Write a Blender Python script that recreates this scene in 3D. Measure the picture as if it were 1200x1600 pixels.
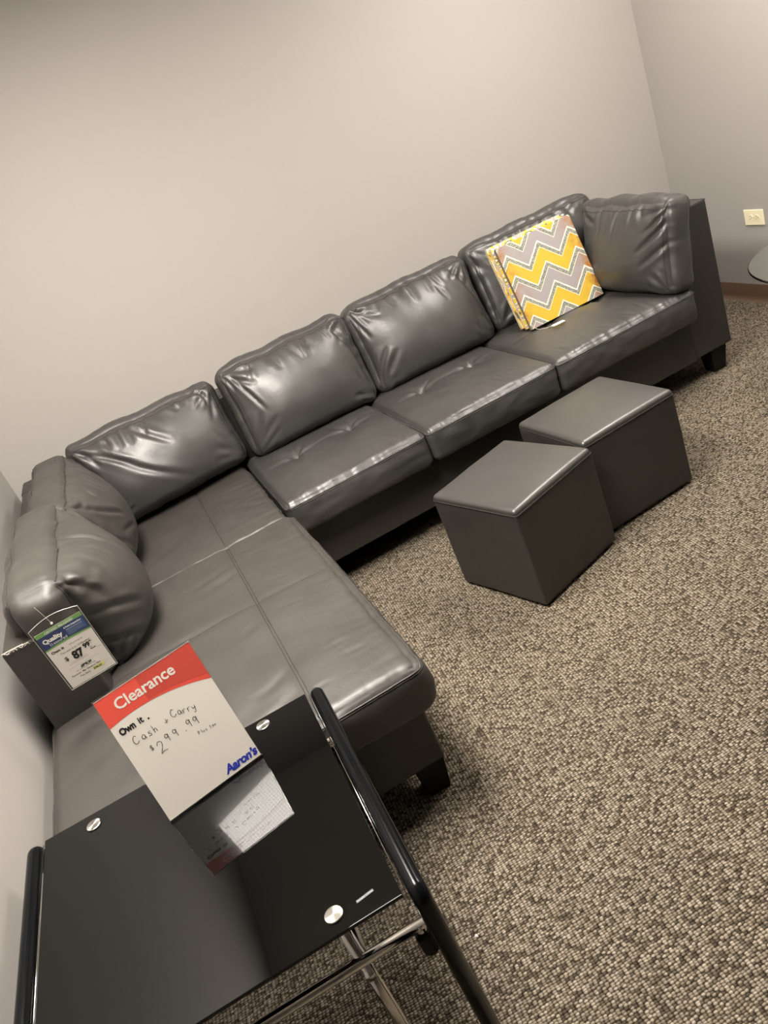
import bpy, math, random
import numpy as np
from mathutils import Vector, Matrix, noise

for o in list(bpy.data.objects):
    bpy.data.objects.remove(o, do_unlink=True)
S = bpy.context.scene
COL = S.collection

# ------------------------------------------------------------------ camera
cam_d = bpy.data.cameras.new('camera')
cam = bpy.data.objects.new('camera', cam_d); COL.objects.link(cam)
cam_d.sensor_fit = 'VERTICAL'; cam_d.sensor_height = 24.0; cam_d.lens = 24.0 * 1256.93 / 1600.0
cam_d.clip_start = 0.02
CR = Vector((0.86036481, -0.3607508, -0.36004341)); CU = Vector((0.47256942, 0.30001354, 0.82865555))
CF = Vector((0.19092026, 0.88309158, -0.42860089)); CC = Vector((0.70773247, -3.88332237, 1.61133639))
cam.matrix_world = Matrix(((CR.x, CU.x, -CF.x, CC.x), (CR.y, CU.y, -CF.y, CC.y), (CR.z, CU.z, -CF.z, CC.z), (0, 0, 0, 1)))
S.camera = cam

# ------------------------------------------------------------------ world, exposure
W = bpy.data.worlds.new('world'); S.world = W; W.use_nodes = True
W.node_tree.nodes['Background'].inputs[0].default_value = (1.0, 0.9, 0.76, 1)
W.node_tree.nodes['Background'].inputs[1].default_value = 0.01
S.view_settings.view_transform = 'Standard'; S.view_settings.look = 'None'
S.view_settings.gamma = 1.0; S.view_settings.use_curve_mapping = False
S.view_settings.exposure = 1.33
LIGHT_COLOR = (1.0, 0.935, 0.85)
TROFFERS = [(0.41, -2.70, 0.61, 1.22, 32.0), (2.70, -2.05, 0.61, 1.22, 16.0)]   # x0, y0, size x, size y, strength
CEIL = 2.6
RW = 3.751      # right wall x
FY = -8.4       # front wall y

# ------------------------------------------------------------------ helpers
def link(o):
    COL.objects.link(o); return o
def meshobj(name, verts, faces, mat, parent=None, smooth=False, mats=None, fmat=None):
    me = bpy.data.meshes.new(name)
    me.from_pydata([tuple(map(float, v)) for v in verts], [], [tuple(int(i) for i in f) for f in faces])
    for m in (mats if mats else [mat]): me.materials.append(m)
    if fmat is not None: me.polygons.foreach_set('material_index', np.array(fmat, dtype=np.int32))
    if smooth: me.polygons.foreach_set('use_smooth', np.ones(len(me.polygons), dtype=bool))
    me.update()
    o = link(bpy.data.objects.new(name, me))
    if parent: o.parent = parent
    return o
def thing(name, label, cat, loc=(0, 0, 0), rz=0.0, group=None):
    o = link(bpy.data.objects.new(name, None)); o.empty_display_size = .1
    o.location = loc; o.rotation_euler = (0, 0, rz)
    return tag(o, label, cat, group)
def tag(o, label, cat, group=None):
    o['label'] = label; o['category'] = cat
    if group: o['group'] = group
    return o
def struct(o):
    o['kind'] = 'structure'; return o

class MB:
    """collects shapes into one mesh"""
    def __init__(s): s.v = []; s.f = []; s.m = []
    def add(s, v, f, mi=0):
        b = len(s.v); s.v += [tuple(map(float, p)) for p in v]
        s.f += [tuple(int(i) + b for i in q) for q in f]; s.m += [mi] * len(f); return s
    def box(s, x0, x1, y0, y1, z0, z1, mi=0, top=None):
        tx = top if top else (x0, x1, y0, y1)
        v = [(x0, y0, z0), (x1, y0, z0), (x1, y1, z0), (x0, y1, z0), (tx[0], tx[2], z1), (tx[1], tx[2], z1), (tx[1], tx[3], z1), (tx[0], tx[3], z1)]
        return s.add(v, [(3, 2, 1, 0), (4, 5, 6, 7), (0, 1, 5, 4), (1, 2, 6, 5), (2, 3, 7, 6), (3, 0, 4, 7)], mi)
    def tube(s, pts, r, n=12, mi=0, cap=True, closed=False):
        pts = [Vector(p) for p in pts]; k = len(pts); rings = []
        prev = None
        for i, p in enumerate(pts):
            t = (pts[min(i + 1, k - 1)] - pts[max(i - 1, 0)])
            if t.length < 1e-9: t = Vector((0, 0, 1))
            t.normalize()
            if prev is None:
                a = Vector((0, 0, 1)) if abs(t.z) < .9 else Vector((1, 0, 0)); u = t.cross(a).normalized()
            else:
                u = (prev - t * prev.dot(t)).normalized()
            prev = u; w = t.cross(u); rr = r[i] if isinstance(r, (list, tuple)) else r
            rings.append([p + (u * math.cos(2 * math.pi * j / n) + w * math.sin(2 * math.pi * j / n)) * rr for j in range(n)])
        v = [q for R_ in rings for q in R_]; f = []
        for i in range(k - 1):
            for j in range(n): f.append((i * n + j, i * n + (j + 1) % n, (i + 1) * n + (j + 1) % n, (i + 1) * n + j))
        if cap: f.append(tuple(range(n - 1, -1, -1))); f.append(tuple((k - 1) * n + j for j in range(n)))
        return s.add(v, f, mi)
    def build(s, name, mat, parent=None, smooth=False, mats=None, bevel=0, autosmooth=False):
        o = meshobj(name, s.v, s.f, mat, parent, smooth, mats, s.m)
        if bevel:
            b = o.modifiers.new('bevel', 'BEVEL'); b.width = bevel; b.segments = 3; b.limit_method = 'ANGLE'
            o.data.polygons.foreach_set('use_smooth', np.ones(len(o.data.polygons), dtype=bool))
            n_ = o.modifiers.new('wn', 'WEIGHTED_NORMAL'); n_.keep_sharp = True
        if autosmooth:
            o.data.polygons.foreach_set('use_smooth', np.ones(len(o.data.polygons), dtype=bool))
            o.data.set_sharp_from_angle(angle=math.radians(40))
        return o

# ------------------------------------------------------------------ materials
def new_mat(name):
    m = bpy.data.materials.new(name); m.use_nodes = True
    nt = m.node_tree; return m, nt, nt.nodes['Principled BSDF']
def simple(name, col, rough=.5, metal=0., spec=.5, **kw):
    m, nt, b = new_mat(name); b.inputs['Base Color'].default_value = (*col, 1)
    b.inputs['Roughness'].default_value = rough; b.inputs['Metallic'].default_value = metal
    b.inputs['Specular IOR Level'].default_value = spec
    for k, v in kw.items(): b.inputs[k].default_value = v
    return m
def N(nt, t, **kw):
    n = nt.nodes.new(t)
    for k, v in kw.items():
        if k.startswith('i_'): n.inputs[k[2:].replace('_', ' ')].default_value = v
        else: setattr(n, k, v)
    return n
def ramp(nt, fac, stops):
    r = nt.nodes.new('ShaderNodeValToRGB'); e = r.color_ramp.elements
    e[0].position, e[0].color = stops[0][0], (*stops[0][1], 1); e[1].position, e[1].color = stops[-1][0], (*stops[-1][1], 1)
    for p, c in stops[1:-1]:
        q = e.new(p); q.color = (*c, 1)
    nt.links.new(fac, r.inputs[0]); return r.outputs[0]

def leather(name, c0, c1, rough=.36, grain=.25, wr=.25, coat=.42):
    m, nt, b = new_mat(name); L = nt.links.new
    tc = N(nt, 'ShaderNodeTexCoord')
    n1 = N(nt, 'ShaderNodeTexNoise', i_Scale=4.0, i_Detail=5.0, i_Roughness=.6); L(tc.outputs['Object'], n1.inputs['Vector'])
    L(ramp(nt, n1.outputs['Fac'], [(.32, c0), (.68, c1)]), b.inputs['Base Color'])
    n2 = N(nt, 'ShaderNodeTexNoise', i_Scale=9.0, i_Detail=4.0); L(tc.outputs['Object'], n2.inputs['Vector'])
    mr = N(nt, 'ShaderNodeMapRange'); mr.inputs[1].default_value = .3; mr.inputs[2].default_value = .7
    mr.inputs[3].default_value = rough - .06; mr.inputs[4].default_value = rough + .08
    L(n2.outputs['Fac'], mr.inputs[0]); L(mr.outputs[0], b.inputs['Roughness'])
    b.inputs['Specular IOR Level'].default_value = .5
    b.inputs['Coat Weight'].default_value = coat; b.inputs['Coat Roughness'].default_value = .52
    v = N(nt, 'ShaderNodeTexVoronoi', i_Scale=520.0, feature='DISTANCE_TO_EDGE'); L(tc.outputs['Object'], v.inputs['Vector'])
    n3 = N(nt, 'ShaderNodeTexNoise', i_Scale=38.0, i_Detail=6.0, i_Distortion=1.2); L(tc.outputs['Object'], n3.inputs['Vector'])
    b1 = N(nt, 'ShaderNodeBump', i_Strength=grain, i_Distance=.0006); L(v.outputs['Distance'], b1.inputs['Height'])
    b2 = N(nt, 'ShaderNodeBump', i_Strength=wr, i_Distance=.003); L(n3.outputs['Fac'], b2.inputs['Height'])
    L(b1.outputs['Normal'], b2.inputs['Normal']); L(b2.outputs['Normal'], b.inputs['Normal'])
    return m
M = {}
M['leather'] = leather('grey_leather', (.028, .0262, .0243), (.039, .0365, .034), rough=.40)
M['leather_warm'] = leather('worn_grey_leather', (.030, .0265, .0234), (.041, .0364, .032), rough=.47, coat=.2)
M['leather_flat'] = leather('taut_grey_leather', (.022, .0195, .017), (.028, .0245, .021), rough=.46, wr=.06, coat=.05)
M['ottoman_shaded_side'] = leather('ottoman_shaded_side_leather', (.022, .0195, .017), (.028, .025, .022), rough=.46, wr=.05, coat=.05)  # same leather as the lid, shade on the sides put into colour and coat
M['ottoman'] = leather('ottoman_lit_lid_leather', (.026, .0235, .0205), (.033, .0295, .026), rough=.36, wr=.05, coat=1.0)  # lid copy, lighter and fully coated to paint in the brighter lit top
M['seam'] = simple('seam_thread', (.022, .019, .017), .6)
M['thread'] = simple('pale_thread', (.62, .58, .5), .8)
M['black_wood'] = simple('black_wood', (.006, .0055, .005), .5, 0, .2)
M['black_tube'] = simple('black_enamel', (.002, .0024, .003), .18, 0, .16)
M['chrome'] = simple('chrome', (.62, .60, .57), .09, 1.0)
M['black_glass'] = simple('black_glass', (.0015, .0015, .0014), .02, 0, .32)
M['glass_edge'] = simple('glass_edge', (.03, .045, .04), .1)
M['paper'] = simple('paper', (.80, .765, .69), .7)
M['ink'] = simple('ink', (.015, .014, .016), .5)
M['red'] = simple('red_print', (.80, .085, .055), .6)
M['red_dark'] = simple('dark_red_print', (.62, .06, .045), .6)
M['blue'] = simple('blue_print', (.02, .035, .26), .5)
M['navy'] = simple('navy_print', (.035, .05, .14), .5)
M['navy_light'] = simple('mid_blue_print', (.05, .10, .25), .5)
M['green'] = simple('green_print', (.18, .38, .10), .5)
M['white_print'] = simple('white_print', (.85, .83, .78), .6)
M['highlighter'] = simple('yellow_highlighter', (.72, .72, .22), .6)
M['grey_print'] = simple('grey_print', (.32, .31, .29), .6)
M['plastic_white'] = simple('ivory_plastic', (.80, .72, .50), .35)
M['slot'] = simple('dark_slot', (.05, .04, .03), .6)

def wall_mat(name, col):
    m, nt, b = new_mat(name); L = nt.links.new
    tc = N(nt, 'ShaderNodeTexCoord')
    n = N(nt, 'ShaderNodeTexNoise', i_Scale=260.0, i_Detail=3.0); L(tc.outputs['Object'], n.inputs['Vector'])
    bp = N(nt, 'ShaderNodeBump', i_Strength=.12, i_Distance=.001); L(n.outputs['Fac'], bp.inputs['Height']); L(bp.outputs[0], b.inputs['Normal'])
    b.inputs['Base Color'].default_value = (*col, 1); b.inputs['Roughness'].default_value = .62
    b.inputs['Specular IOR Level'].default_value = .3
    return m
M['wall'] = wall_mat('taupe_wall_paint', (.325, .304, .284))
M['ceiling'] = wall_mat('ceiling_tile', (.78, .76, .72))
M['baseboard'] = simple('brown_vinyl', (.115, .070, .045), .45)

def carpet_mat():
    m, nt, b = new_mat('loop_carpet'); L = nt.links.new
    tc = N(nt, 'ShaderNodeTexCoord')
    nd = N(nt, 'ShaderNodeTexNoise', i_Scale=30.0, i_Detail=2.0); L(tc.outputs['Object'], nd.inputs['Vector'])
    mx = N(nt, 'ShaderNodeVectorMath', operation='MULTIPLY_ADD'); L(nd.outputs['Color'], mx.inputs[0]); mx.inputs[1].default_value = (.004, .004, 0); L(tc.outputs['Object'], mx.inputs[2])
    mp = N(nt, 'ShaderNodeMapping'); mp.inputs['Scale'].default_value = (112, 165, 1); mp.inputs['Rotation'].default_value = (0, 0, .06); L(mx.outputs[0], mp.inputs['Vector'])
    v = N(nt, 'ShaderNodeTexVoronoi', voronoi_dimensions='2D', i_Scale=1.0, i_Randomness=.38); L(mp.outputs[0], v.inputs['Vector'])
    wn = N(nt, 'ShaderNodeSeparateColor'); L(v.outputs['Color'], wn.inputs[0])
    base = ramp(nt, wn.outputs[0], [(0, (.06, .047, .033)), (.18, (.10, .081, .058)), (.36, (.18, .151, .112)), (.75, (.245, .211, .162)), (1, (.34, .296, .236))])
    # dark gaps between the loops
    gap = ramp(nt, v.outputs['Distance'], [(.26, (1, 1, 1)), (.62, (.13, .11, .09))])
    mul = N(nt, 'ShaderNodeMix', data_type='RGBA', blend_type='MULTIPLY'); mul.inputs[0].default_value = 1
    L(base, mul.inputs[6]); L(gap, mul.inputs[7])
    big = N(nt, 'ShaderNodeTexNoise', i_Scale=1.3, i_Detail=3.0); L(tc.outputs['Object'], big.inputs['Vector'])
    bigc = ramp(nt, big.outputs['Fac'], [(.3, (.9, .9, .9)), (.7, (1.08, 1.06, 1.04))])
    mul2 = N(nt, 'ShaderNodeMix', data_type='RGBA', blend_type='MULTIPLY'); mul2.inputs[0].default_value = 1
    L(mul.outputs[2], mul2.inputs[6]); L(bigc, mul2.inputs[7]); L(mul2.outputs[2], b.inputs['Base Color'])
    inv = N(nt, 'ShaderNodeMath', operation='SUBTRACT'); inv.inputs[0].default_value = 1; L(v.outputs['Distance'], inv.inputs[1])
    bp = N(nt, 'ShaderNodeBump', i_Strength=.9, i_Distance=.006); L(inv.outputs[0], bp.inputs['Height']); L(bp.outputs[0], b.inputs['Normal'])
    b.inputs['Roughness'].default_value = .95; b.inputs['Specular IOR Level'].default_value = .1
    return m
M['carpet'] = carpet_mat()

# ------------------------------------------------------------------ room
struct(MB().box(-.12, RW + .12, FY - .12, .12, -.06, 0).build('floor', M['carpet']))
struct(MB().box(-.12, RW + .12, FY - .12, .12, CEIL, CEIL + .08).build('ceiling', M['ceiling']))
struct(MB().box(-.12, RW + .12, 0, .12, 0, CEIL).build('wall_back', M['wall']))
struct(MB().box(-.12, 0, FY, 0, 0, CEIL).build('wall_left', M['wall']))
struct(MB().box(RW, RW + .12, FY, 0, 0, CEIL).build('wall_right', M['wall']))
struct(MB().box(-.12, RW + .12, FY - .12, FY, 0, CEIL).build('wall_front', M['wall']))
def cove(name, a, b, nrm):
    a = Vector(a); b = Vector(b); n = Vector(nrm); mb = MB()
    prof = [(0, 0), (.016, 0), (.012, .004), (.006, .012), (.003, .03), (.003, .09), (.0015, .0945), (0, .095)]
    v = [tuple(p + n * q[0] + Vector((0, 0, q[1]))) for p in (a, b) for q in prof]; k = len(prof)
    mb.add(v, [(i, i + 1, k + i + 1, k + i) for i in range(k - 1)] + [tuple(range(k)), tuple(range(2 * k - 1, k - 1, -1))])
    return struct(mb.build(name, M['baseboard'], autosmooth=True))
cove('baseboard_right', (RW, 0, 0), (RW, FY, 0), (-1, 0, 0))
cove('baseboard_back', (0, 0, 0), (RW, 0, 0), (0, -1, 0))
cove('baseboard_left', (0, 0, 0), (0, FY, 0), (1, 0, 0))

def diffuser_mat(strength):
    m = bpy.data.materials.new('prismatic_diffuser'); m.use_nodes = True; nt = m.node_tree; nt.nodes.clear(); L = nt.links.new
    out = N(nt, 'ShaderNodeOutputMaterial'); e = N(nt, 'ShaderNodeEmission'); e.inputs[0].default_value = (*LIGHT_COLOR, 1)
    tc = N(nt, 'ShaderNodeTexCoord'); mp = N(nt, 'ShaderNodeMapping'); mp.inputs['Scale'].default_value = (110, 110, 1); mp.inputs['Rotation'].default_value = (0, 0, .785)
    L(tc.outputs['Object'], mp.inputs[0]); ck = N(nt, 'ShaderNodeTexChecker', i_Scale=1.0); L(mp.outputs[0], ck.inputs[0])
    mr = N(nt, 'ShaderNodeMapRange'); mr.inputs[3].default_value = strength * .7; mr.inputs[4].default_value = strength * 1.3
    L(ck.outputs['Fac'], mr.inputs[0]); L(mr.outputs[0], e.inputs[1]); L(e.outputs[0], out.inputs[0]); return m
lamp_words = ['fluorescent ceiling light with prismatic lens above the black glass table', 'fluorescent ceiling light with prismatic lens above the right half of the sofa']
for i, (x0, y0, sx, sy, st) in enumerate(TROFFERS):
    t = thing('ceiling_light', lamp_words[i], 'ceiling light', (x0, y0, CEIL), 0, 'ceiling lights')
    MB().box(.0, sx, .0, sy, -.012, -.006).build('diffuser', diffuser_mat(st), t)
    f = MB(); w = .025
    f.box(-w, 0, -w, sy + w, -.016, 0); f.box(sx, sx + w, -w, sy + w, -.016, 0); f.box(0, sx, -w, 0, -.016, 0); f.box(0, sx, sy, sy + w, -.016, 0)
    f.build('frame', M['white_print'], t)

# ------------------------------------------------------------------ soft leather bodies
def lattice(size, n, r):
    """closed surface of a rounded box with n=(nx,ny,nz) cells; returns lattice coords, rounded positions, faces"""
    W_, D_, H_ = size
    def axis(L, k):
        # denser close to the ends
        a = np.linspace(-1, 1, k + 1); a = np.sin(a * math.pi / 2) * .35 + a * .65; return a * L / 2
    ax = [axis(W_, n[0]), axis(D_, n[1]), axis(H_, n[2])]
    idx = {}; V = []; F = []; K = []
    def vid(i, j, k):
        key = (i, j, k)
        if key not in idx: idx[key] = len(V); V.append((ax[0][i], ax[1][j], ax[2][k])); K.append(key)
        return idx[key]
    nx, ny, nz = n
    for i in range(nx):
        for j in range(ny):
            F.append((vid(i, j, 0), vid(i, j + 1, 0), vid(i + 1, j + 1, 0), vid(i + 1, j, 0)))
            F.append((vid(i, j, nz), vid(i + 1, j, nz), vid(i + 1, j + 1, nz), vid(i, j + 1, nz)))
    for i in range(nx):
        for k in range(nz):
            F.append((vid(i, 0, k), vid(i + 1, 0, k), vid(i + 1, 0, k + 1), vid(i, 0, k + 1)))
            F.append((vid(i, ny, k), vid(i, ny, k + 1), vid(i + 1, ny, k + 1), vid(i + 1, ny, k)))
    for j in range(ny):
        for k in range(nz):
            F.append((vid(0, j, k), vid(0, j, k + 1), vid(0, j + 1, k + 1), vid(0, j + 1, k)))
            F.append((vid(nx, j, k), vid(nx, j + 1, k), vid(nx, j + 1, k + 1), vid(nx, j, k + 1)))
    P0 = np.array(V); h = np.array(size) / 2
    rr = min(r, h.min() * .98); q = np.clip(P0, -(h - rr), h - rr); dlt = P0 - q
    ln = np.linalg.norm(dlt, axis=1, keepdims=True); P = q + dlt / np.maximum(ln, 1e-9) * rr
    return P0, P, np.array(F), idx, h
def vnormals(P, F):
    a, b, c, d_ = (P[F[:, i]] for i in range(4)); fn = np.cross(c - a, d_ - b)
    n = np.zeros_like(P)
    for i in range(4): np.add.at(n, F[:, i], fn)
    return n / np.maximum(np.linalg.norm(n, axis=1, keepdims=True), 1e-12)
def nz(P, scale, seed):
    return np.array([noise.noise(Vector((p[0] * scale[0] + seed * 7.3, p[1] * scale[1] - seed * 3.1, p[2] * scale[2] + seed))) for p in P])
def crease(A, B, w, amp, bend=0.):
    """fold between the 2-D points A and B: a valley flanked by two ridges"""
    A = np.array(A, float); B = np.array(B, float); L_ = np.linalg.norm(B - A); t = (B - A) / L_; nn = np.array([-t[1], t[0]])
    def f(u, v):
        X = np.stack([u, v], 1) - A; s = X @ t / L_; q = X @ nn - bend * np.sin(np.clip(s, 0, 1) * math.pi)
        tp = np.where((s > -.08) & (s < 1.08), np.sin(np.clip((s + .08) / 1.16, 0, 1) * math.pi) ** .7, 0)
        return amp * tp * (-np.exp(-(q / w) ** 2) + .55 * np.exp(-((q - 1.9 * w) / (1.3 * w)) ** 2) + .4 * np.exp(-((q + 1.9 * w) / (1.3 * w)) ** 2))
    return f
def valley(A, B, w, amp, bend=0.):
    A = np.array(A, float); B = np.array(B, float); L_ = np.linalg.norm(B - A); t = (B - A) / L_; nn = np.array([-t[1], t[0]])
    def f(u, v):
        X = np.stack([u, v], 1) - A; s = X @ t; sc = np.clip(s, 0, L_); q = X @ nn - bend * np.sin(np.clip(s / L_, 0, 1) * math.pi)
        dd = np.sqrt(q ** 2 + (s - sc) ** 2); return -amp * np.exp(-(dd / w) ** 1.4)
    return f
def seam_tube(mb, pts, r=.0016, off=None):
    mb.tube(pts, r, 6, 1)

def back_cushion(name, parent, W_, H_, D_, M4, seed, folds=(), bulge=.085, mat='leather', droop=.0, label=None, pinch=.012, tuck=0., seam_in=.028, npl=7, rad=.044, puff=.012):
    """loose back cushion, local frame: x along, y depth (front = -y), z up, origin at its bottom centre"""
    rnd = random.Random(seed)
    n = (110, 34, 80)
    P0, P, F, idx, h = lattice((W_, D_, H_), n, rad)
    u = P0[:, 0] / h[0]; w = P0[:, 1] / h[1]; v = P0[:, 2] / h[2]
    fr = np.clip((1 - w) / 2, 0, 1)            # 1 at the front
    prof = (1 - np.abs(u) ** 2.6) * (1 - np.abs(v + .12 * (1 - np.abs(v))) ** 2.4)
    P = P.copy()
    P[:, 1] -= bulge * prof * fr ** .9
    P[:, 1] += bulge * .35 * prof * (1 - fr)
    # belly sags forward at the bottom, the top leans back
    P[:, 1] -= .02 * (1 - v) * (1 - u ** 2) * fr
    # outline: edges between the corners pull in, corners stand out a little
    P[:, 0] -= np.sign(u) * pinch * (1 - v ** 2) * np.abs(u) ** 3
    P[:, 2] += .010 * np.abs(u) ** 6 * np.maximum(v, 0) ** 2 - .004 * np.cos(u * 9 + seed) * np.maximum(v, 0) ** 4 - droop * (u + 1) / 2 * np.maximum(v, 0)
    P[:, 0] += tuck * ((1 - v) / 2) ** 1.3 * np.clip(-u, 0, 1) ** 2
    # gusset puffs between its two seams
    top = np.clip(v, 0, 1) ** 14; side = np.abs(u) ** 20
    P[:, 2] += .020 * top * (1 - w ** 2) * (1 - u ** 4)
    P[:, 0] += np.sign(u) * puff * side * (1 - w ** 2) * (1 - v ** 4)
    nrm = vnormals(P, F)
    X = P0[:, 0]; Y = P0[:, 1]; Z = P0[:, 2]
    dtop = np.where(v > .97, (Y + h[1]), h[2] - Z); dside = np.where(np.abs(u) > .97, (Y + h[1]), h[0] - np.abs(X)); dbot = h[2] + Z
    dsp = .0035 * nz(P0, (9, 9, 9), seed) + .0045 * nz(P0, (4.5, 5, 4.5), seed + 5)
    # pleats gathered by the seams
    pl = nz(np.stack([X, Z * .15, 0 * X], 1), (24, 24, 1), seed + 2)
    pl2 = nz(np.stack([Z, X * .15, 0 * X], 1), (24, 24, 1), seed + 3)
    dsp += .007 * pl * np.exp(-np.abs(dtop) / .05) + .006 * pl2 * np.exp(-np.abs(dside) / .04) + .006 * pl * np.exp(-np.abs(dbot) / .04)
    front = np.clip((fr - .5) * 4, 0, 1)
    for f in folds: dsp += f(X, Z) * front
    for s_ in (-1, 1):       # folds running in from the upper and lower corners
        for q in range(npl):
            zs = 1 if q < npl * 2 // 3 else -1; m_ = npl * 2 // 3 if zs > 0 else npl - npl * 2 // 3; k_ = q if zs > 0 else q - npl * 2 // 3
            ang = math.radians(14 + 64 * (k_ + rnd.uniform(.2, .8)) / m_); L_ = rnd.uniform(.09, .2)
            a0 = .035; A = (s_ * (h[0] - math.cos(ang) * a0), zs * (h[2] - math.sin(ang) * a0)); B = (s_ * (h[0] - math.cos(ang) * L_), zs * (h[2] - math.sin(ang) * L_))
            dsp += crease(A, B, rnd.uniform(.009, .016), rnd.uniform(.003, .0075), rnd.uniform(-.015, .015))(X, Z) * front
    for q in range(7):        # short folds hanging from the top seam
        x0 = (-.62 + 1.24 * (q + rnd.uniform(.1, .9)) / 7) * h[0]; L_ = rnd.uniform(.05, .12)
        dsp += crease((x0, h[2] - .005), (x0 + rnd.uniform(-.04, .04), h[2] - L_), rnd.uniform(.009, .015), rnd.uniform(.003, .007))(X, Z) * front
    # seams sit in a small groove
    sd = np.minimum(np.abs(v - 1) * h[2] + np.abs(Y + h[1]) * 0, 9)
    P = P + nrm * dsp[:, None]
    mb = MB(); mb.add(P, F, 0)
    nrm = vnormals(P, F)
    nx_, ny_, nz_ = n
    if seam_in:
        zv = np.array([P0[idx[(0, 0, k)]][2] for k in range(nz_ + 1)]); xv = np.array([P0[idx[(i, 0, 0)]][0] for i in range(nx_ + 1)])
        kt = int(np.argmin(np.abs(zv - (h[2] - seam_in)))); il = int(np.argmin(np.abs(xv + (h[0] - seam_in * .8)))); ir = nx_ - il
        ring = [(il, 0, k) for k in range(3, kt)] + [(il + q_, 0, kt) for q_ in range(ir - il)] + [(ir, 0, k) for k in range(kt, 3, -1)]
        mb.tube([P[idx[k]] + nrm[idx[k]] * .0003 for k in ring], .0015, 6, 1)
    for (jj, rr) in (((ny_ - 3, .0015),) if seam_in else ((2, .0017), (ny_ - 3, .0015))):
        ring = [(i, jj, nz_) for i in range(3, nx_ - 2)]
        mb.tube([P[idx[k]] + nrm[idx[k]] * .0004 for k in ring], rr, 6, 1)
        for ii in (0, nx_):
            mb.tube([P[idx[(ii, jj, k)]] + nrm[idx[(ii, jj, k)]] * .0004 for k in range(3, nz_ - 2)], rr, 6, 1)
    o = mb.build(name, None, parent, True, [M[mat], M['seam']])
    # place: M4 applied to vertices so origin stays with the parent
    o.data.transform(M4)
    if label: o['label'] = label
    return o

def place(x, y, z, rz=0., lean=0., roll=0., H_=.41):
    return Matrix.Translation((x, y, z)) @ Matrix.Rotation(rz, 4, 'Z') @ Matrix.Rotation(-lean, 4, 'X') @ Matrix.Rotation(roll, 4, 'Y') @ Matrix.Translation((0, 0, H_ / 2))

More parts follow.
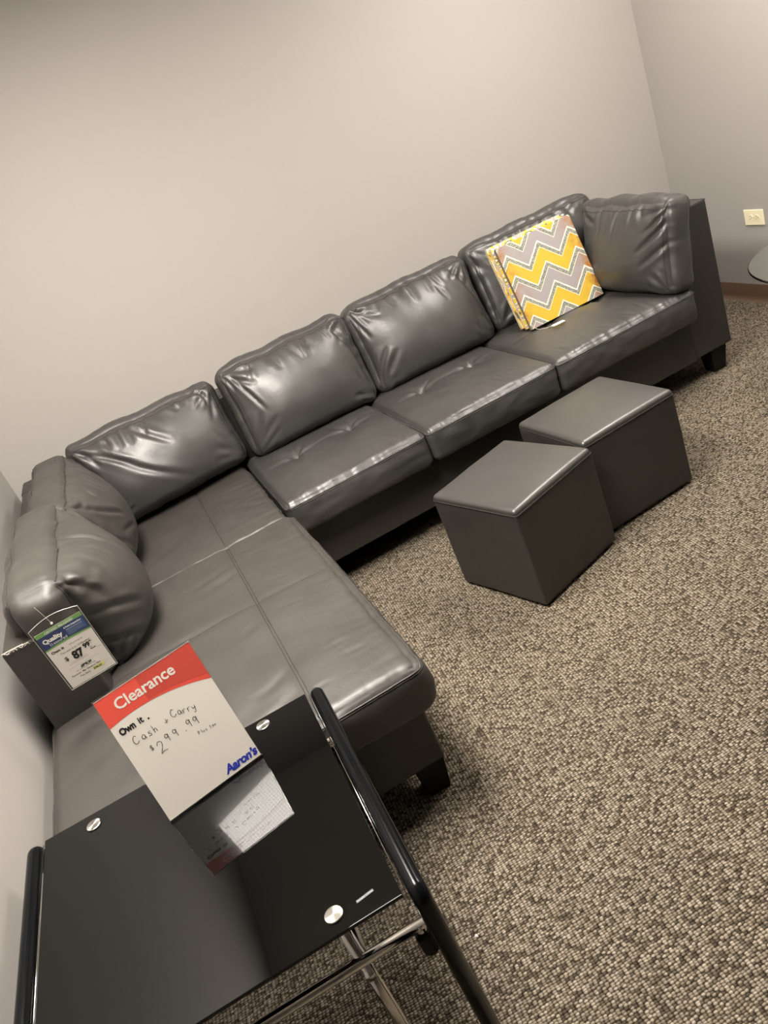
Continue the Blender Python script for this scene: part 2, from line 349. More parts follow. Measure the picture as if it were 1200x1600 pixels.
def seat_cushion(name, parent, x0, x1, y0, y1, z0, z1, seed, r=.028, crown=.022, fb=.014, tufts=(), valleys=(), ruche=.0045, mat='leather', n=(110, 110, 24), seams_top=True, sb=.004, ruche_right=0., lines=(), shear=None, yfun=None):
    W_, D_, H_ = x1 - x0, y1 - y0, z1 - z0
    P0, P, F, idx, h = lattice((W_, D_, H_), n, r)
    P = P.copy(); u = P0[:, 0] / h[0]; w = P0[:, 1] / h[1]; v = P0[:, 2] / h[2]
    tp = np.clip((v + 1) / 2, 0, 1)
    P[:, 2] += crown * (1 - np.abs(u) ** 3) * (1 - np.abs(w) ** 3) * tp ** 2
    fw = np.clip((1 - w) / 2, 0, 1) ** 3
    P[:, 1] -= fb * (1 - np.abs(u) ** 6) * (1 - np.abs(v) ** 2.2) * fw
    P[:, 0] += np.sign(u) * sb * (1 - np.abs(v) ** 2) * np.abs(u) ** 8
    nrm = vnormals(P, F); X = P0[:, 0]; Y = P0[:, 1]; Z = P0[:, 2]
    topm = np.clip((v - .2) * 2, 0, 1)
    dsp = .0028 * nz(P0, (7, 7, 7), seed) * topm + .0015 * nz(P0, (16, 16, 16), seed + 4)
    pl = nz(np.stack([X, Y * .2, 0 * X], 1), (30, 30, 1), seed + 2) + .55 * nz(np.stack([X, Y * .2, 0 * X], 1), (85, 60, 1), seed + 9)
    dfe = Y + h[1]
    dsp += ruche * pl * np.exp(-np.abs(dfe - .012) / .045) * topm
    if ruche_right:
        pr = nz(np.stack([Y, X * .2, 0 * X], 1), (34, 34, 1), seed + 6)
        dsp += ruche_right * pr * np.exp(-np.abs(h[0] - X) / .09) * topm
    # faint folds on the front face
    dsp += .003 * nz(np.stack([X, Z, 0 * X], 1), (14, 30, 1), seed + 8) * (w < -.95)
    top = v > .5
    for (tx, ty) in tufts:
        rr2 = np.sqrt((X - tx) ** 2 + (Y - ty) ** 2); th = np.arctan2(Y - ty, X - tx)
        dsp += (-.018 * np.exp(-(rr2 / .026) ** 1.3) - .012 * np.exp(-(rr2 / .085) ** 2) + .005 * np.cos(th * 5 + seed) * np.exp(-((rr2 - .045) / .03) ** 2)) * top
    for f in valleys: dsp += f(X, Y) * top
    P = P + nrm * dsp[:, None]
    if yfun is not None: P = yfun(P, u, w, v)
    c = np.array([(x0 + x1) / 2, (y0 + y1) / 2, (z0 + z1) / 2]); P = P + c
    mb = MB(); mb.add(P, F, 0); nrm = vnormals(P, F)
    nx_, ny_, nz_ = n
    if seams_top:
        kk = max(int(nz_ * .80), 1)
        kk = nz_ - 4
        path = [(0, j, kk) for j in range(ny_ // 3, 0, -1)] if False else []
        ring = [(0, j, kk) for j in range(ny_ - 1, -1, -1)] + [(i, 0, kk) for i in range(1, nx_ + 1)] + [(nx_, j, kk) for j in range(1, ny_)]
        mb.tube([P[idx[k]] + nrm[idx[k]] * .0008 for k in ring], .0024, 6, 2)
        ring = [(0, j, kk - 1) for j in range(ny_ - 1, -1, -1)] + [(i, 0, kk - 1) for i in range(1, nx_ + 1)] + [(nx_, j, kk - 1) for j in range(1, ny_)]
        mb.tube([P[idx[k]] + nrm[idx[k]] * .0002 for k in ring], .0016, 6, 1)
    # stitched lines over the top given in local metres
    keys = [(i, j) for i in range(nx_ + 1) for j in range(ny_ + 1)]
    if lines:
        T = np.array([P0[idx[(i, j, nz_)]][:2] for i, j in keys]); TI = [idx[(i, j, nz_)] for i, j in keys]
        for (A, B) in lines:
            pts = []
            k = 70
            for s in range(k + 1):
                q = np.array(A) + (np.array(B) - np.array(A)) * s / k
                d2 = ((T - q) ** 2).sum(1); ii = np.argsort(d2)[:4]; wt = 1 / (d2[ii] + 1e-7); wt /= wt.sum()
                p = sum(P[TI[a]] * b_ for a, b_ in zip(ii, wt)); base = sum(P0[TI[a]] * b_ for a, b_ in zip(ii, wt))
                p = p + np.array([q[0] - base[0], q[1] - base[1], .0003]); pts.append(p)
            mb.tube(pts, .0016, 6, 1)
    return mb.build(name, None, parent, True, [M[mat], M['seam'], M[mat]])

def tapered_leg(parent, x, y, s=.045, t=.032, h=.12):
    return MB().box(x - t, x + t, y - t, y + t, 0, h, top=(x - s, x + s, y - s, y + s)).build('leg', M['black_wood'], parent, bevel=.003)

ZB = .118
# ---- right-hand section with the arm
sofa = thing('sectional_sofa', 'dark grey leather sofa section along back wall with right arm and three tufted seats', 'sofa', (0, 0, 0))
MB().box(.955, 2.93, -1.0, -.06, ZB, .318).build('base', M['leather_flat'], sofa, bevel=.008)
MB().box(.955, 2.96, -.235, -.05, .30, .75).build('back_frame', M['leather_flat'], sofa, bevel=.012)
arm = MB().box(2.932, 3.142, -.985, -.05, ZB, .765).build('armrest', M['leather_flat'], sofa, bevel=.008)
st = MB()
st.tube([(2.936, -.987, .765), (2.936, -.9885, .5), (2.936, -.9885, .12)], .0018, 6)
st.tube([(2.936, -.986, .7665), (3.04, -.986, .7665), (3.138, -.986, .7665)], .0018, 6)
st.tube([(3.138, -.986, .7665), (3.138, -.5, .7665), (3.138, -.06, .7665)], .0018, 6)
st.build('stitching', M['seam'], arm)
ft = MB(); rnd = random.Random(3)
for i in range(9):
    x = 2.945 + rnd.uniform(-.006, .012); z = .762 - rnd.uniform(0, .05) * (i % 2)
    ft.tube([(x, -.987, z), (x + rnd.uniform(-.008, .008), -.993, z + rnd.uniform(-.01, .01)), (x + rnd.uniform(-.014, .014), -.991, z - rnd.uniform(0, .016))], .0006, 5)
o = ft.build('frayed_thread', M['thread'], arm); o['label'] = 'pale frayed threads at the worn corner of the arm'
for x, y in ((3.075, -.925), (3.075, -.12), (1.03, -.90), (1.03, -.12), (2.0, -.12)): tapered_leg(sofa, x, y)
seat_x = [(.972, 1.588), (1.596, 2.208), (2.216, 2.926)]
for i, (a, b) in enumerate(seat_x):
    w2 = (b - a) / 2
    tf = [(-.13, .06), (.13, .06)] if i < 2 else [(-.12, .05), (.15, .05)]
    vl = [valley((-w2 + .06, .06 - .006), (tf[0][0], .06), .009, .0045), valley(tf[0], tf[1], .010, .006, -.008), valley(tf[1], (w2 - .06, .066), .009, .0045)]
    rr = random.Random(40 + i)
    for q in range(5):
        x0 = rr.uniform(-.8, .8) * w2; vl.append(crease((x0, -.325), (x0 + rr.uniform(-.03, .03), -.325 + rr.uniform(.05, .11)), .008, rr.uniform(.002, .004)))
    for t_ in tf:
        for q in range(3):
            an = rr.uniform(.5, 2.6) * (1 if q != 1 else -1); vl.append(crease((t_[0] + math.cos(an) * .012, t_[1] + math.sin(an) * .012), (t_[0] + math.cos(an) * .09, t_[1] + math.sin(an) * .09), .007, .0028))
    seat_cushion('seat_cushion', sofa, a, b, -1.078, -.36, .322, .470, 11 + i, tufts=tf, valleys=vl, ruche=.0050, crown=.026)
# back cushions of this section
H2 = .415
back_cushion('back_cushion', sofa, .635, H2, .15, place(1.335, -.418, .468, 0, math.radians(16)), 21, folds=[crease((-.26, .15), (-.20, -.02), .008, .006), crease((.22, .17), (.30, -.14), .011, .006, .03), crease((.27, .12), (.305, -.08), .008, .004, .01)])
back_cushion('back_cushion', sofa, .64, H2, .15, place(1.975, -.418, .468, 0, math.radians(16)), 22, folds=[crease((.08, .19), (.13, .05), .009, .005), crease((.20, .19), (.30, -.12), .010, .006, .02)])
back_cushion('back_cushion', sofa, .72, H2, .14, place(2.675, -.378, .468, 0, math.radians(15)), 23, bulge=.045)
back_cushion('arm_cushion', sofa, .62, .385, .13, place(2.882, -.775, .470, math.radians(-90), math.radians(9), 0, .385), 24, bulge=.06,
             folds=[crease((.02, .17), (.0, .02), .007, .006), crease((-.08, .15), (-.10, .05), .007, .004), crease((.30, .10), (.17, .0), .010, .008), crease((.31, .03), (.18, -.06), .010, .007), crease((.31, .15), (.2, .07), .010, .007)])

# ---- corner section with the chaise
ch = thing('corner_chaise', 'worn brownish grey leather corner section with long chaise seat along left wall', 'chaise', (0, 0, 0))
MB().box(.10, .948, -2.272, -.06, ZB, .318).build('base', M['leather_flat'], ch, bevel=.008)
MB().box(.055, .955, -.235, -.05, .30, .75).build('back_frame', M['leather_flat'], ch, bevel=.012)
sf = MB().box(.062, .245, -1.757, -.238, ZB, .75).build('side_frame', M['leather_flat'], ch, bevel=.010)
ft = MB(); rnd = random.Random(5)
for i in range(14):
    x = .10 + rnd.uniform(-.03, .07)
    ft.tube([(x, -1.759, .75), (x + rnd.uniform(-.006, .008), -1.764, .752), (x + rnd.uniform(-.012, .014), -1.762, .745)], .0007, 5)
ft.tube([(.066, -1.758, .752), (.09, -1.760, .7535), (.125, -1.759, .752)], .0012, 5)
o = ft.build('frayed_thread', M['thread'], sf); o['label'] = 'pale frayed threads along the torn top edge'
for x, y in ((.90, -2.215), (.16, -2.215), (.90, -.12), (.12, -.12)): tapered_leg(ch, x, y)
# corner seat
cx0, cx1, cy0, cy1 = .30, .952, -1.142, -.36
cxm, cym = (cx0 + cx1) / 2, (cy0 + cy1) / 2
sx = .712 - cxm
seat_cushion('corner_seat', ch, cx0, cx1, cy0, cy1, (.322), .461, 31, r=.016, crown=.010, mat='leather_warm', ruche=.004, ruche_right=.005, seams_top=True,
             valleys=[valley((sx, -.40), (sx, .40), .014, .006)] , lines=[((sx - .003, -.37), (sx - .003, .34))])
# chaise seat
hx0, hx1, hy0, hy1 = .045, .972, -2.345, -1.15
hxm, hym = (hx0 + hx1) / 2, (hy0 + hy1) / 2
sx = .712 - hxm; sy = -1.69 - hym
rr = random.Random(8); vl = [valley((sx, -.62), (sx, .62), .016, .007), valley((-.48, sy), (.44, sy), .014, .005)]
for q in range(14):
    x0 = rr.uniform(.14, .40); y0 = rr.uniform(-.5, .5); vl.append(crease((x0, y0), (x0 + .07, y0 - rr.uniform(.0, .03)), .007, .0014))
for q in range(6):
    y0 = rr.uniform(-.55, .45); vl.append(crease((sx - .01, y0), (sx - rr.uniform(.1, .2), y0 - rr.uniform(.02, .07)), .016, .003, .01))
def chaise_shape(P, u, w, v):
    P = P.copy(); P[:, 0] += .012 * np.clip(u, 0, 1) ** 4 * (1 - v ** 2) * (1 - np.clip(w, 0, 1) ** 2); return P
seat_cushion('chaise_seat', ch, hx0, hx1, hy0, hy1, .322, .474, 32, r=.036, crown=.018, fb=.010, sb=.012, mat='leather_warm', ruche=.003, ruche_right=.0035,
             valleys=vl, lines=[((sx - .004, -.575), (sx - .004, .575)), ((sx + .004, -.575), (sx + .004, .575)), ((-.43, sy), (.43, sy))], n=(120, 150, 26), yfun=chaise_shape)
back_cushion('back_cushion', ch, .68, .395, .15, place(.66, -.40, .468, math.radians(5), math.radians(15)), 25, mat='leather', bulge=.09,
             folds=[crease((-.22, .12), (.05, -.13), .013, .008, -.02), crease((-.08, .17), (.05, .03), .011, .007), crease((-.30, .16), (-.12, .02), .010, .006), crease((.24, .18), (.28, .10), .010, .010, .02)], droop=.014)
back_cushion('back_cushion', ch, .74, .40, .16, place(.240, -.76, .464, math.radians(90), math.radians(-1), 0, .40), 26, mat='leather_warm', seam_in=0, bulge=.115,
             folds=[crease((-.26, .10), (-.14, .02), .010, .008), crease((-.22, -.02), (-.10, -.05), .010, .006), crease((-.3, .0), (-.2, -.1), .010, .006)])
back_cushion('back_cushion', ch, .72, .41, .18, place(.196, -1.405, .464, math.radians(90), math.radians(-2), 0, .41), 27, mat='leather_warm', seam_in=0, rad=.06, puff=.05, tuck=.13, bulge=.14,
             folds=[crease((-.33, .12), (-.30, .19), .012, .010, .01), crease((-.36, .06), (-.20, -.03), .012, .008), crease((-.36, -.06), (-.22, -.13), .011, .007), crease((0, .19), (.01, .05), .009, .004)])

# ------------------------------------------------------------------ ottomans
def ottoman(x, y, yaw, w, d_, h, label, seed):
    t = thing('ottoman', label, 'ottoman', (x, y, 0), yaw, 'cube ottomans')
    def skin(name, z0, z1, crown, r, nzc, mat):
        P0, P, F, idx, hh = lattice((w, d_, z1 - z0), (60, 60, nzc), r); P = P.copy()
        u = P0[:, 0] / hh[0]; q = P0[:, 1] / hh[1]; v = P0[:, 2] / hh[2]
        P[:, 2] += crown * (1 - np.abs(u) ** 2.6) * (1 - np.abs(q) ** 2.6) * np.clip((v + 1) / 2, 0, 1)
        nn = vnormals(P, F); P += nn * (.0012 * nz(P0, (9, 9, 9), seed))[:, None]
        P[:, 2] += (z0 + z1) / 2
        return MB().add(P, F), P, idx
    mb, P, idx = skin('body', .012, h - .022, 0, .007, 30, None)
    mb.build('body', M['ottoman_shaded_side'], t, True)
    mb, P, idx = skin('lid', h - .030, h, .012, .024, 16, None)
    o_ = mb.build('lid', M['ottoman'], t, True)
    s = MB(); zz = h - .021; a, b_ = w / 2 + .0005, d_ / 2 + .0005; c = .01
    s.tube([(-a + c, -b_, zz), (a - c, -b_, zz), (a - .003, -b_ + .003, zz), (a, -b_ + c, zz), (a, b_ - c, zz), (a - .003, b_ - .003, zz), (a - c, b_, zz), (-a + c, b_, zz), (-a + .003, b_ - .003, zz), (-a, b_ - c, zz), (-a, -b_ + c, zz), (-a + .003, -b_ + .003, zz), (-a + c, -b_, zz)], .0022, 6)
    s.build('piping', M['seam'], o_)
    for sx_ in (-1, 1):
        for sy_ in (-1, 1):
            f = MB(); cx_, cy_ = sx_ * (w / 2 - .05), sy_ * (d_ / 2 - .05)
            f.tube([(cx_, cy_, 0), (cx_, cy_, .014)], .018, 16); f.build('foot', M['black_wood'], t)
    return t
ottoman(1.6663, -1.5619, -1.2596, .3987, .401, .390, 'grey leather cube ottoman standing nearer the chaise, in front of the other', 51)
ottoman(2.1128, -1.4287, -1.5044, .3982, .4115, .390, 'grey leather cube ottoman standing farther right, partly hidden behind the other', 52)

# ------------------------------------------------------------------ end table
TY = -.0268
KT = .92          # size of the table and the sign on it
ZL = -CC.z * (1 - KT) / KT
table = thing('end_table', 'black glass end table with black tube legs and chrome bars in the foreground', 'table', (CC.x + (.0447 - CC.x) * KT, CC.y + (-2.2355 - CC.y) * KT, CC.z * (1 - KT)), TY)
table.scale = (KT, KT, KT)
TW, TD, TZ = .6658, .6507, .5
g = MB().box(.004, TW - .004, -TD, 0, TZ - .008, TZ).build('glass_top', M['black_glass'], table, bevel=.0015)
# little sticker with maker's lettering
def text_mesh(body, size, bold=0., shear=0., space=1.0, res=3, align='LEFT'):
    cu = bpy.data.curves.new('t', 'FONT'); cu.body = body; cu.size = size; cu.offset = bold; cu.shear = shear; cu.space_character = space
    cu.resolution_u = res; cu.align_x = align; cu.fill_mode = 'FRONT'
    ob = bpy.data.objects.new('t', cu); COL.objects.link(ob)
    dg = bpy.context.evaluated_depsgraph_get(); dg.update(); me = bpy.data.meshes.new_from_object(ob.evaluated_get(dg))
    v = np.array([tuple(q.co) for q in me.vertices]) if len(me.vertices) else np.zeros((0, 3)); f = [tuple(p.vertices) for p in me.polygons]
    bpy.data.objects.remove(ob, do_unlink=True); bpy.data.curves.remove(cu); bpy.data.meshes.remove(me)
    return v, f
def put_text(mb, body, x, y, size, mi, bold=0., shear=0., rot=0., z=0., sx=1.0, space=1.0, align='LEFT'):
    v, f = text_mesh(body, size, bold, shear, space, align=align)
    if not len(v): return
    v = v.copy(); v[:, 0] *= sx; c, s = math.cos(rot), math.sin(rot)
    X = v[:, 0] * c - v[:, 1] * s + x; Y = v[:, 0] * s + v[:, 1] * c + y
    mb.add(np.stack([X, Y, np.full(len(X), z)], 1), f, mi)
def quad(mb, x0, x1, y0, y1, z, mi):
    mb.add([(x0, y0, z), (x1, y0, z), (x1, y1, z), (x0, y1, z)], [(0, 1, 2, 3)], mi)
s = MB(); s.box(0, .034, 0, .006, 0, .0002, 0)
put_text(s, 'WARNING TEMPERED', .0012, .0013, .0044, 1, z=.0004, sx=.75)
stk = s.build('sticker', None, g, mats=[M['ink'], M['grey_print']])
stk.location = (.588, -.617, TZ + .0002); stk.rotation_euler = (0, 0, .12)
# side frames: black tube bent down into a leg at each end
def bend_path(xc, yb, yf, z, rb, zend):
    pts = [(xc, yb, zend)]
    for k in range(9):
        a = math.pi * k / 16; pts.append((xc, yb - rb + rb * math.cos(a), z - rb + rb * math.sin(a)))
    for k in range(9):
        a = math.pi / 2 - math.pi * k / 16; pts.append((xc, yf + rb - rb * math.cos(a), z - rb + rb * math.sin(a)))
    pts.append((xc, yf, zend)); return pts
for xc in (-.020, TW + .022):
    m = MB(); m.tube(bend_path(xc, -.012, -TD - .012, TZ - .004, .016, ZL + .02), .0165, 20); side = m.build('side_frame', M['black_tube'], table, True)
    for yy in (-.012, -TD - .012):
        c = MB(); c.tube([(xc, yy, ZL), (xc, yy, ZL + .022)], .0185, 18); c.build('foot_cap', M['black_wood'], side, autosmooth=True)
    r = MB(); xr = xc + (.0195 if xc < 0 else -.0195); r.tube([(xr, -.01, TZ - .003), (xr, -TD + .01, TZ - .003)], .0012, 10); r.build('edge_rail', M['chrome'], table, True)
# chrome posts under the four discs
posts = [(.122, -.042), (.545, -.030), (.545, -.612), (.122, -.612)]
for px, py in posts:
    m = MB(); m.tube([(px, py, ZL), (px, py, TZ - .008)], .0115, 18); m.build('chrome_post', M['chrome'], table, True)
for py in (posts[0][1], posts[2][1]):
    m = MB(); m.tube([(-.02, py - .012, .385), (TW + .022, py - .012, .385)], .0105, 18); m.build('crossbar', M['chrome'], table, True)
for px in (.122, .545):
    m = MB(); m.tube([(px, -.03, .345), (px, -.63, .345)], .0105, 18); m.build('crossbar', M['chrome'], table, True)
for xc in (.006, TW - .006):
    for py in (posts[0][1] , posts[2][1]):
        m = MB(); m.tube([(xc, py - .012, .315), (xc, py - .012, .320), (xc, py - .012, .362)], [.011, .0165, .0165], 18); m.build('socket', M['black_wood'], table, autosmooth=True)
        m = MB(); m.tube([(xc, py - .012, .36), (xc, py - .012, .39)], .0105, 16); m.build('socket_stub', M['chrome'], table, True)
def disc_mat():
    m, nt, b = new_mat('brushed_disc'); L = nt.links.new
    b.inputs['Base Color'].default_value = (.50, .49, .45, 1); b.inputs['Metallic'].default_value = 1; b.inputs['Roughness'].default_value = .32
    b.inputs['Anisotropic'].default_value = 1.0
    tg = N(nt, 'ShaderNodeTangent', direction_type='RADIAL', axis='Z'); L(tg.outputs[0], b.inputs['Tangent']); return m
M['disc'] = disc_mat()
for px, py in posts:
    m = MB(); pts = []
    prof = [(.0, 0), (.0165, 0), (.0170, .0010), (.0168, .0026), (.0155, .0034), (.0008, .0036)]; n_ = 40; v = []
    for (rr_, zz) in prof[1:]:
        v += [(rr_ * math.cos(2 * math.pi * k / n_), rr_ * math.sin(2 * math.pi * k / n_), zz) for k in range(n_)]
    f = [(a * n_ + k, a * n_ + (k + 1) % n_, (a + 1) * n_ + (k + 1) % n_, (a + 1) * n_ + k) for a in range(len(prof) - 2) for k in range(n_)] + [tuple((len(prof) - 2) * n_ + k for k in range(n_))]
    m.add(v, f); dsk = m.build('cap_disc', M['disc'], table); dsk.location = (px, py, TZ)

# ------------------------------------------------------------------ clearance sign standing on the table
SX, SY, SYAW, SLEAN, SW, SH = .334, -2.418, .167, .395, .232, .302
sign = thing('clearance_sign', 'red and white paper clearance sign in clear slanted holder on black glass table', 'sign', (CC.x + (SX - CC.x) * KT, CC.y + (SY - CC.y) * KT, CC.z + (TZ + .001 - CC.z) * KT), SYAW)
sign.scale = (KT, KT, KT)
M['acrylic'] = simple('clear_acrylic', (1, 1, 1), .02, 0, .5, IOR=1.49); M['acrylic'].node_tree.nodes['Principled BSDF'].inputs['Transmission Weight'].default_value = 1.0
M['sheet'] = simple('glossy_print_sleeve', (.9, .9, .9), .05)
def glossy(name, base): 
    m = simple(name, base, .12); b = m.node_tree.nodes['Principled BSDF']; b.inputs['Coat Weight'].default_value = 1.0; b.inputs['Coat Roughness'].default_value = .02; b.inputs['Coat IOR'].default_value = 1.49
    return m
G = {k: glossy('covered_' + k, c) for k, c in dict(paper=(.50, .47, .42), red=(.50, .066, .046), red_dark=(.37, .052, .038), ink=(.02, .018, .02), blue=(.02, .03, .27), white=(.52, .49, .44)).items()}
leanM = Matrix.Rotation(math.pi / 2 - SLEAN, 4, 'X')
# holder: bent sheet, front upright plus a foot running back under it
a = MB(); th = .0022
cz, sz = math.cos(SLEAN), math.sin(SLEAN)
def slab(mb, pts, x0, x1, th, mi=0):
    """strip through 2-D points (y, z), thickness th to the back"""
    k = len(pts); out = []
    for i, p in enumerate(pts):
        t = np.array(pts[min(i + 1, k - 1)]) - np.array(pts[max(i - 1, 0)]); t = t / np.linalg.norm(t); nn = np.array([-t[1], t[0]])
        q = np.array(p) - nn * th * 1.0; out.append((p, tuple(q)))
    v = []
    for (p, q) in out: v += [(x0, p[0], p[1]), (x1, p[0], p[1]), (x1, q[0], q[1]), (x0, q[0], q[1])]
    f = []
    for i in range(k - 1):
        b = i * 4; f += [(b, b + 1, b + 5, b + 4), (b + 1, b + 2, b + 6, b + 5), (b + 2, b + 3, b + 7, b + 6), (b + 3, b, b + 4, b + 7)]
    f += [(3, 2, 1, 0), ((k - 1) * 4, (k - 1) * 4 + 1, (k - 1) * 4 + 2, (k - 1) * 4 + 3)]
    mb.add(v, f, mi)
a.box(-.001, SW + .001, -.001, SH + .001, -.0042, -.0022); hb_ = a.build('holder_back', M['acrylic'], sign); hb_.matrix_local = Matrix.Translation((0, 0, .003)) @ leanM
a = MB(); a.box(0, SW, .004, .11, .0, .0022).build('holder_foot', M['acrylic'], sign)
# paper with its print
p = MB(); w_, h_ = SW, SH
p.box(.002, w_ - .002, .002, h_ - .002, -.0008, 0, 0)
def arc_y(x, y0, y1, sag): t = x / w_; return y0 + (y1 - y0) * t + sag * 4 * t * (1 - t)
k = 28
for i in range(k):
    xa, xb = .002 + (w_ - .004) * i / k, .002 + (w_ - .004) * (i + 1) / k
    p.add([(xa, arc_y(xa, .234, .204, .017) , .0003), (xb, arc_y(xb, .234, .204, .017), .0003), (xb, h_ - .004, .0003), (xa, h_ - .004, .0003)], [(0, 1, 2, 3)], 1)
for i in range(k):
    xa, xb = w_ * (.42 + .57 * i / k), w_ * (.42 + .57 * (i + 1) / k)
    ya, yb = arc_y(xa, .234, .204, .017) + .004 + .008 * (i / k), arc_y(xb, .234, .204, .017) + .004 + .008 * ((i + 1) / k)
    p.add([(xa, ya, .0005), (xb, yb, .0005), (xb, h_ - .004 - .0 * i, .0005), (xa, h_ - .004, .0005)], [(0, 1, 2, 3)], 2)
put_text(p, 'Clearance', .034, .258, .0345, 3, bold=.0007, z=.0008, space=1.0)
put_text(p, 'Own', .0135, .2090, .0205, 4, bold=.0010, z=.0007, sx=.84)
put_text(p, 'it', .0565, .2090, .0205, 4, bold=.0006, z=.0007, sx=.9)
put_text(p, '.', .0750, .2075, .0205, 4, bold=.0008, z=.0007)
# mark at the lower right: slanted heavy lettering with an outline
put_text(p, 'Aaron\u2019s', .149, .0100, .0262, 5, bold=.0011, shear=.25, z=.0006, space=.93)
def stroke(pts, r=.00055):
    pts = [Vector((x_, y_, .0009)) for x_, y_ in pts]
    # catmull smoothing
    out = []
    for i in range(len(pts) - 1):
        p0 = pts[max(i - 1, 0)]; p1 = pts[i]; p2 = pts[i + 1]; p3 = pts[min(i + 2, len(pts) - 1)]
        for s_ in range(5):
            t = s_ / 5; out.append(.5 * ((2 * p1) + (p2 - p0) * t + (2 * p0 - 5 * p1 + 4 * p2 - p3) * t * t + (3 * p1 - p0 - 3 * p2 + p3) * t ** 3))
    out.append(pts[-1]); v = []
    for i, q in enumerate(out):
        t = (out[min(i + 1, len(out) - 1)] - out[max(i - 1, 0)]); t.z = 0
        if t.length < 1e-9: t = Vector((1, 0, 0))
        t.normalize(); nn = Vector((-t.y, t.x, 0)); v += [tuple(q + nn * r), tuple(q - nn * r)]
    p.add(v, [(2 * i, 2 * i + 1, 2 * i + 3, 2 * i + 2) for i in range(len(out) - 1)], 4)
GL = {  # handwritten glyphs on a unit box
 'C': [[(.75, .85), (.45, 1), (.1, .6), (.15, .15), (.5, 0), (.85, .2)]],
 'a': [[(.6, .5), (.3, .55), (.1, .3), (.25, .05), (.5, .1), (.62, .45), (.62, .15), (.75, 0)]],
 's': [[(.6, .5), (.3, .5), (.25, .33), (.55, .2), (.5, 0), (.1, .03)]],
 'h': [[(.15, 1), (.15, 0)], [(.15, .3), (.4, .5), (.55, .35), (.55, 0)]],
 '+': [[(.1, .25), (.3, .1), (.75, .4)], [(.45, .6), (.4, 0)]],
 'r': [[(.15, .5), (.15, 0)], [(.15, .3), (.35, .5), (.6, .48)]],
 'y': [[(.1, .5), (.2, .2), (.5, .25)], [(.6, .5), (.5, .1), (.3, -.35), (.05, -.25)]],
 '$': [[(.75, .75), (.4, .85), (.2, .65), (.7, .4), (.55, .15), (.15, .2)], [(.4, 1), (.35, 0)], [(.58, 1), (.53, 0)]],
 '2': [[(.1, .75), (.3, 1), (.65, .85), (.5, .45), (.1, .0), (.45, .08), (.85, .02)]],
 '9': [[(.65, .75), (.4, .98), (.12, .75), (.3, .5), (.65, .7), (.66, .9), (.62, .4), (.6, 0)]],
 '.': [[(.2, .0), (.28, .03), (.3, -.02)]],
 'P': [[(.15, 1), (.15, 0)], [(.15, .95), (.6, .85), (.5, .5), (.15, .45)]],
 'l': [[(.2, 1), (.2, 0)]], 'u': [[(.1, .5), (.15, .05), (.5, .1), (.55, .5), (.6, 0)]],
 't': [[(.3, .9), (.3, 0), (.5, .02)], [(.05, .55), (.6, .6)]], 'x': [[(.1, .5), (.6, 0)], [(.6, .5), (.1, 0)]]}
def hand(txt, x, y, size, adv, r=.00055, rise=0.):
    for c_ in txt:
        if c_ != ' ':
            for st_ in GL[c_]: stroke([(x + a_ * size * .8, y + b_ * size) for a_, b_ in st_], r)
        x += adv * size * (1.15 if c_ in 'C29$P' else (.55 if c_ in '.l' else .85)); y += rise * size
hand('Cash', .026, .177, .0175, .90, rise=-.04); hand('+', .0985, .178, .015, .8); hand('Carry', .117, .180, .0165, .72, rise=-.17)
hand('$', .0455, .146, .0130, .8, .0004); hand('2', .059, .130, .0255, .8); hand('99', .0815, .143, .0175, .92, rise=-.1); hand('.', .1225, .140, .02, .8); hand('99', .1330, .141, .0185, .72, rise=-.15)
hand('Plus tax', .1440, .1172, .0078, .80, .0004, rise=-.06)
po = p.build('paper', None, sign, mats=[G['paper'], G['red'], G['red_dark'], G['white'], G['ink'], G['blue']])
po.matrix_local = Matrix.Translation((0, 0, .003)) @ leanM
fm = MB(); fm.box(0, w_, h_ - .0025, h_ + .0005, -.0015, .0015); fm.box(w_ - .0015, w_ + .0005, 0, h_, -.0015, .0012); fm.box(0, w_, -.001, .0015, -.0015, .0015)
fo = fm.build('holder_lip', M['acrylic'], sign); fo.matrix_local = Matrix.Translation((0, 0, .003)) @ leanM

# ------------------------------------------------------------------ price tag hanging from the nearest cushion
tagm = thing('price_tag', 'plastic sleeved price card with blue and green header hanging from the left cushion', 'price tag', (.18, -1.842, .603), .081)
TWd, THt = .132, .232
lm = Matrix.Rotation(math.pi / 2 + .16, 4, 'X')
t = MB(); t.box(.010, TWd - .006, .006, THt - .040, -.0004, 0, 0)
hx0_, hx1_ = .010, TWd - .006
yt = THt - .040
def band(mb, y0, y1, s0, s1, z, mi, xa=hx0_, xb=hx1_, k=20):
    for i in range(k):
        x_0, x_1 = xa + (xb - xa) * i / k, xa + (xb - xa) * (i + 1) / k
        f_ = lambda x_, y_, s_: y_ + s_ * 4 * ((x_ - hx0_) / (hx1_ - hx0_)) * (1 - (x_ - hx0_) / (hx1_ - hx0_))
        mb.add([(x_0, f_(x_0, y0, s0), z), (x_1, f_(x_1, y0, s0), z), (x_1, f_(x_1, y1, s1), z), (x_0, f_(x_0, y1, s1), z)], [(0, 1, 2, 3)], mi)
band(t, yt - .012, yt, 0, 0, .0003, 1); band(t, yt - .052, yt - .012, .004, 0, .0003, 2)
band(t, yt - .056, yt - .052, .003, .004, .0003, 1); band(t, yt - .046, yt - .016, .003, 0, .0005, 3, .075, .122)
put_text(t, 'CERTIFIED PRE-LEASED', .032, yt - .010, .0088, 4, bold=.0002, z=.0006, sx=.80)
put_text(t, 'Quality', .017, yt - .034, .0175, 4, bold=.0008, z=.0007, sx=.92)
put_text(t, 'assured', .036, yt - .046, .0115, 4, z=.0007)
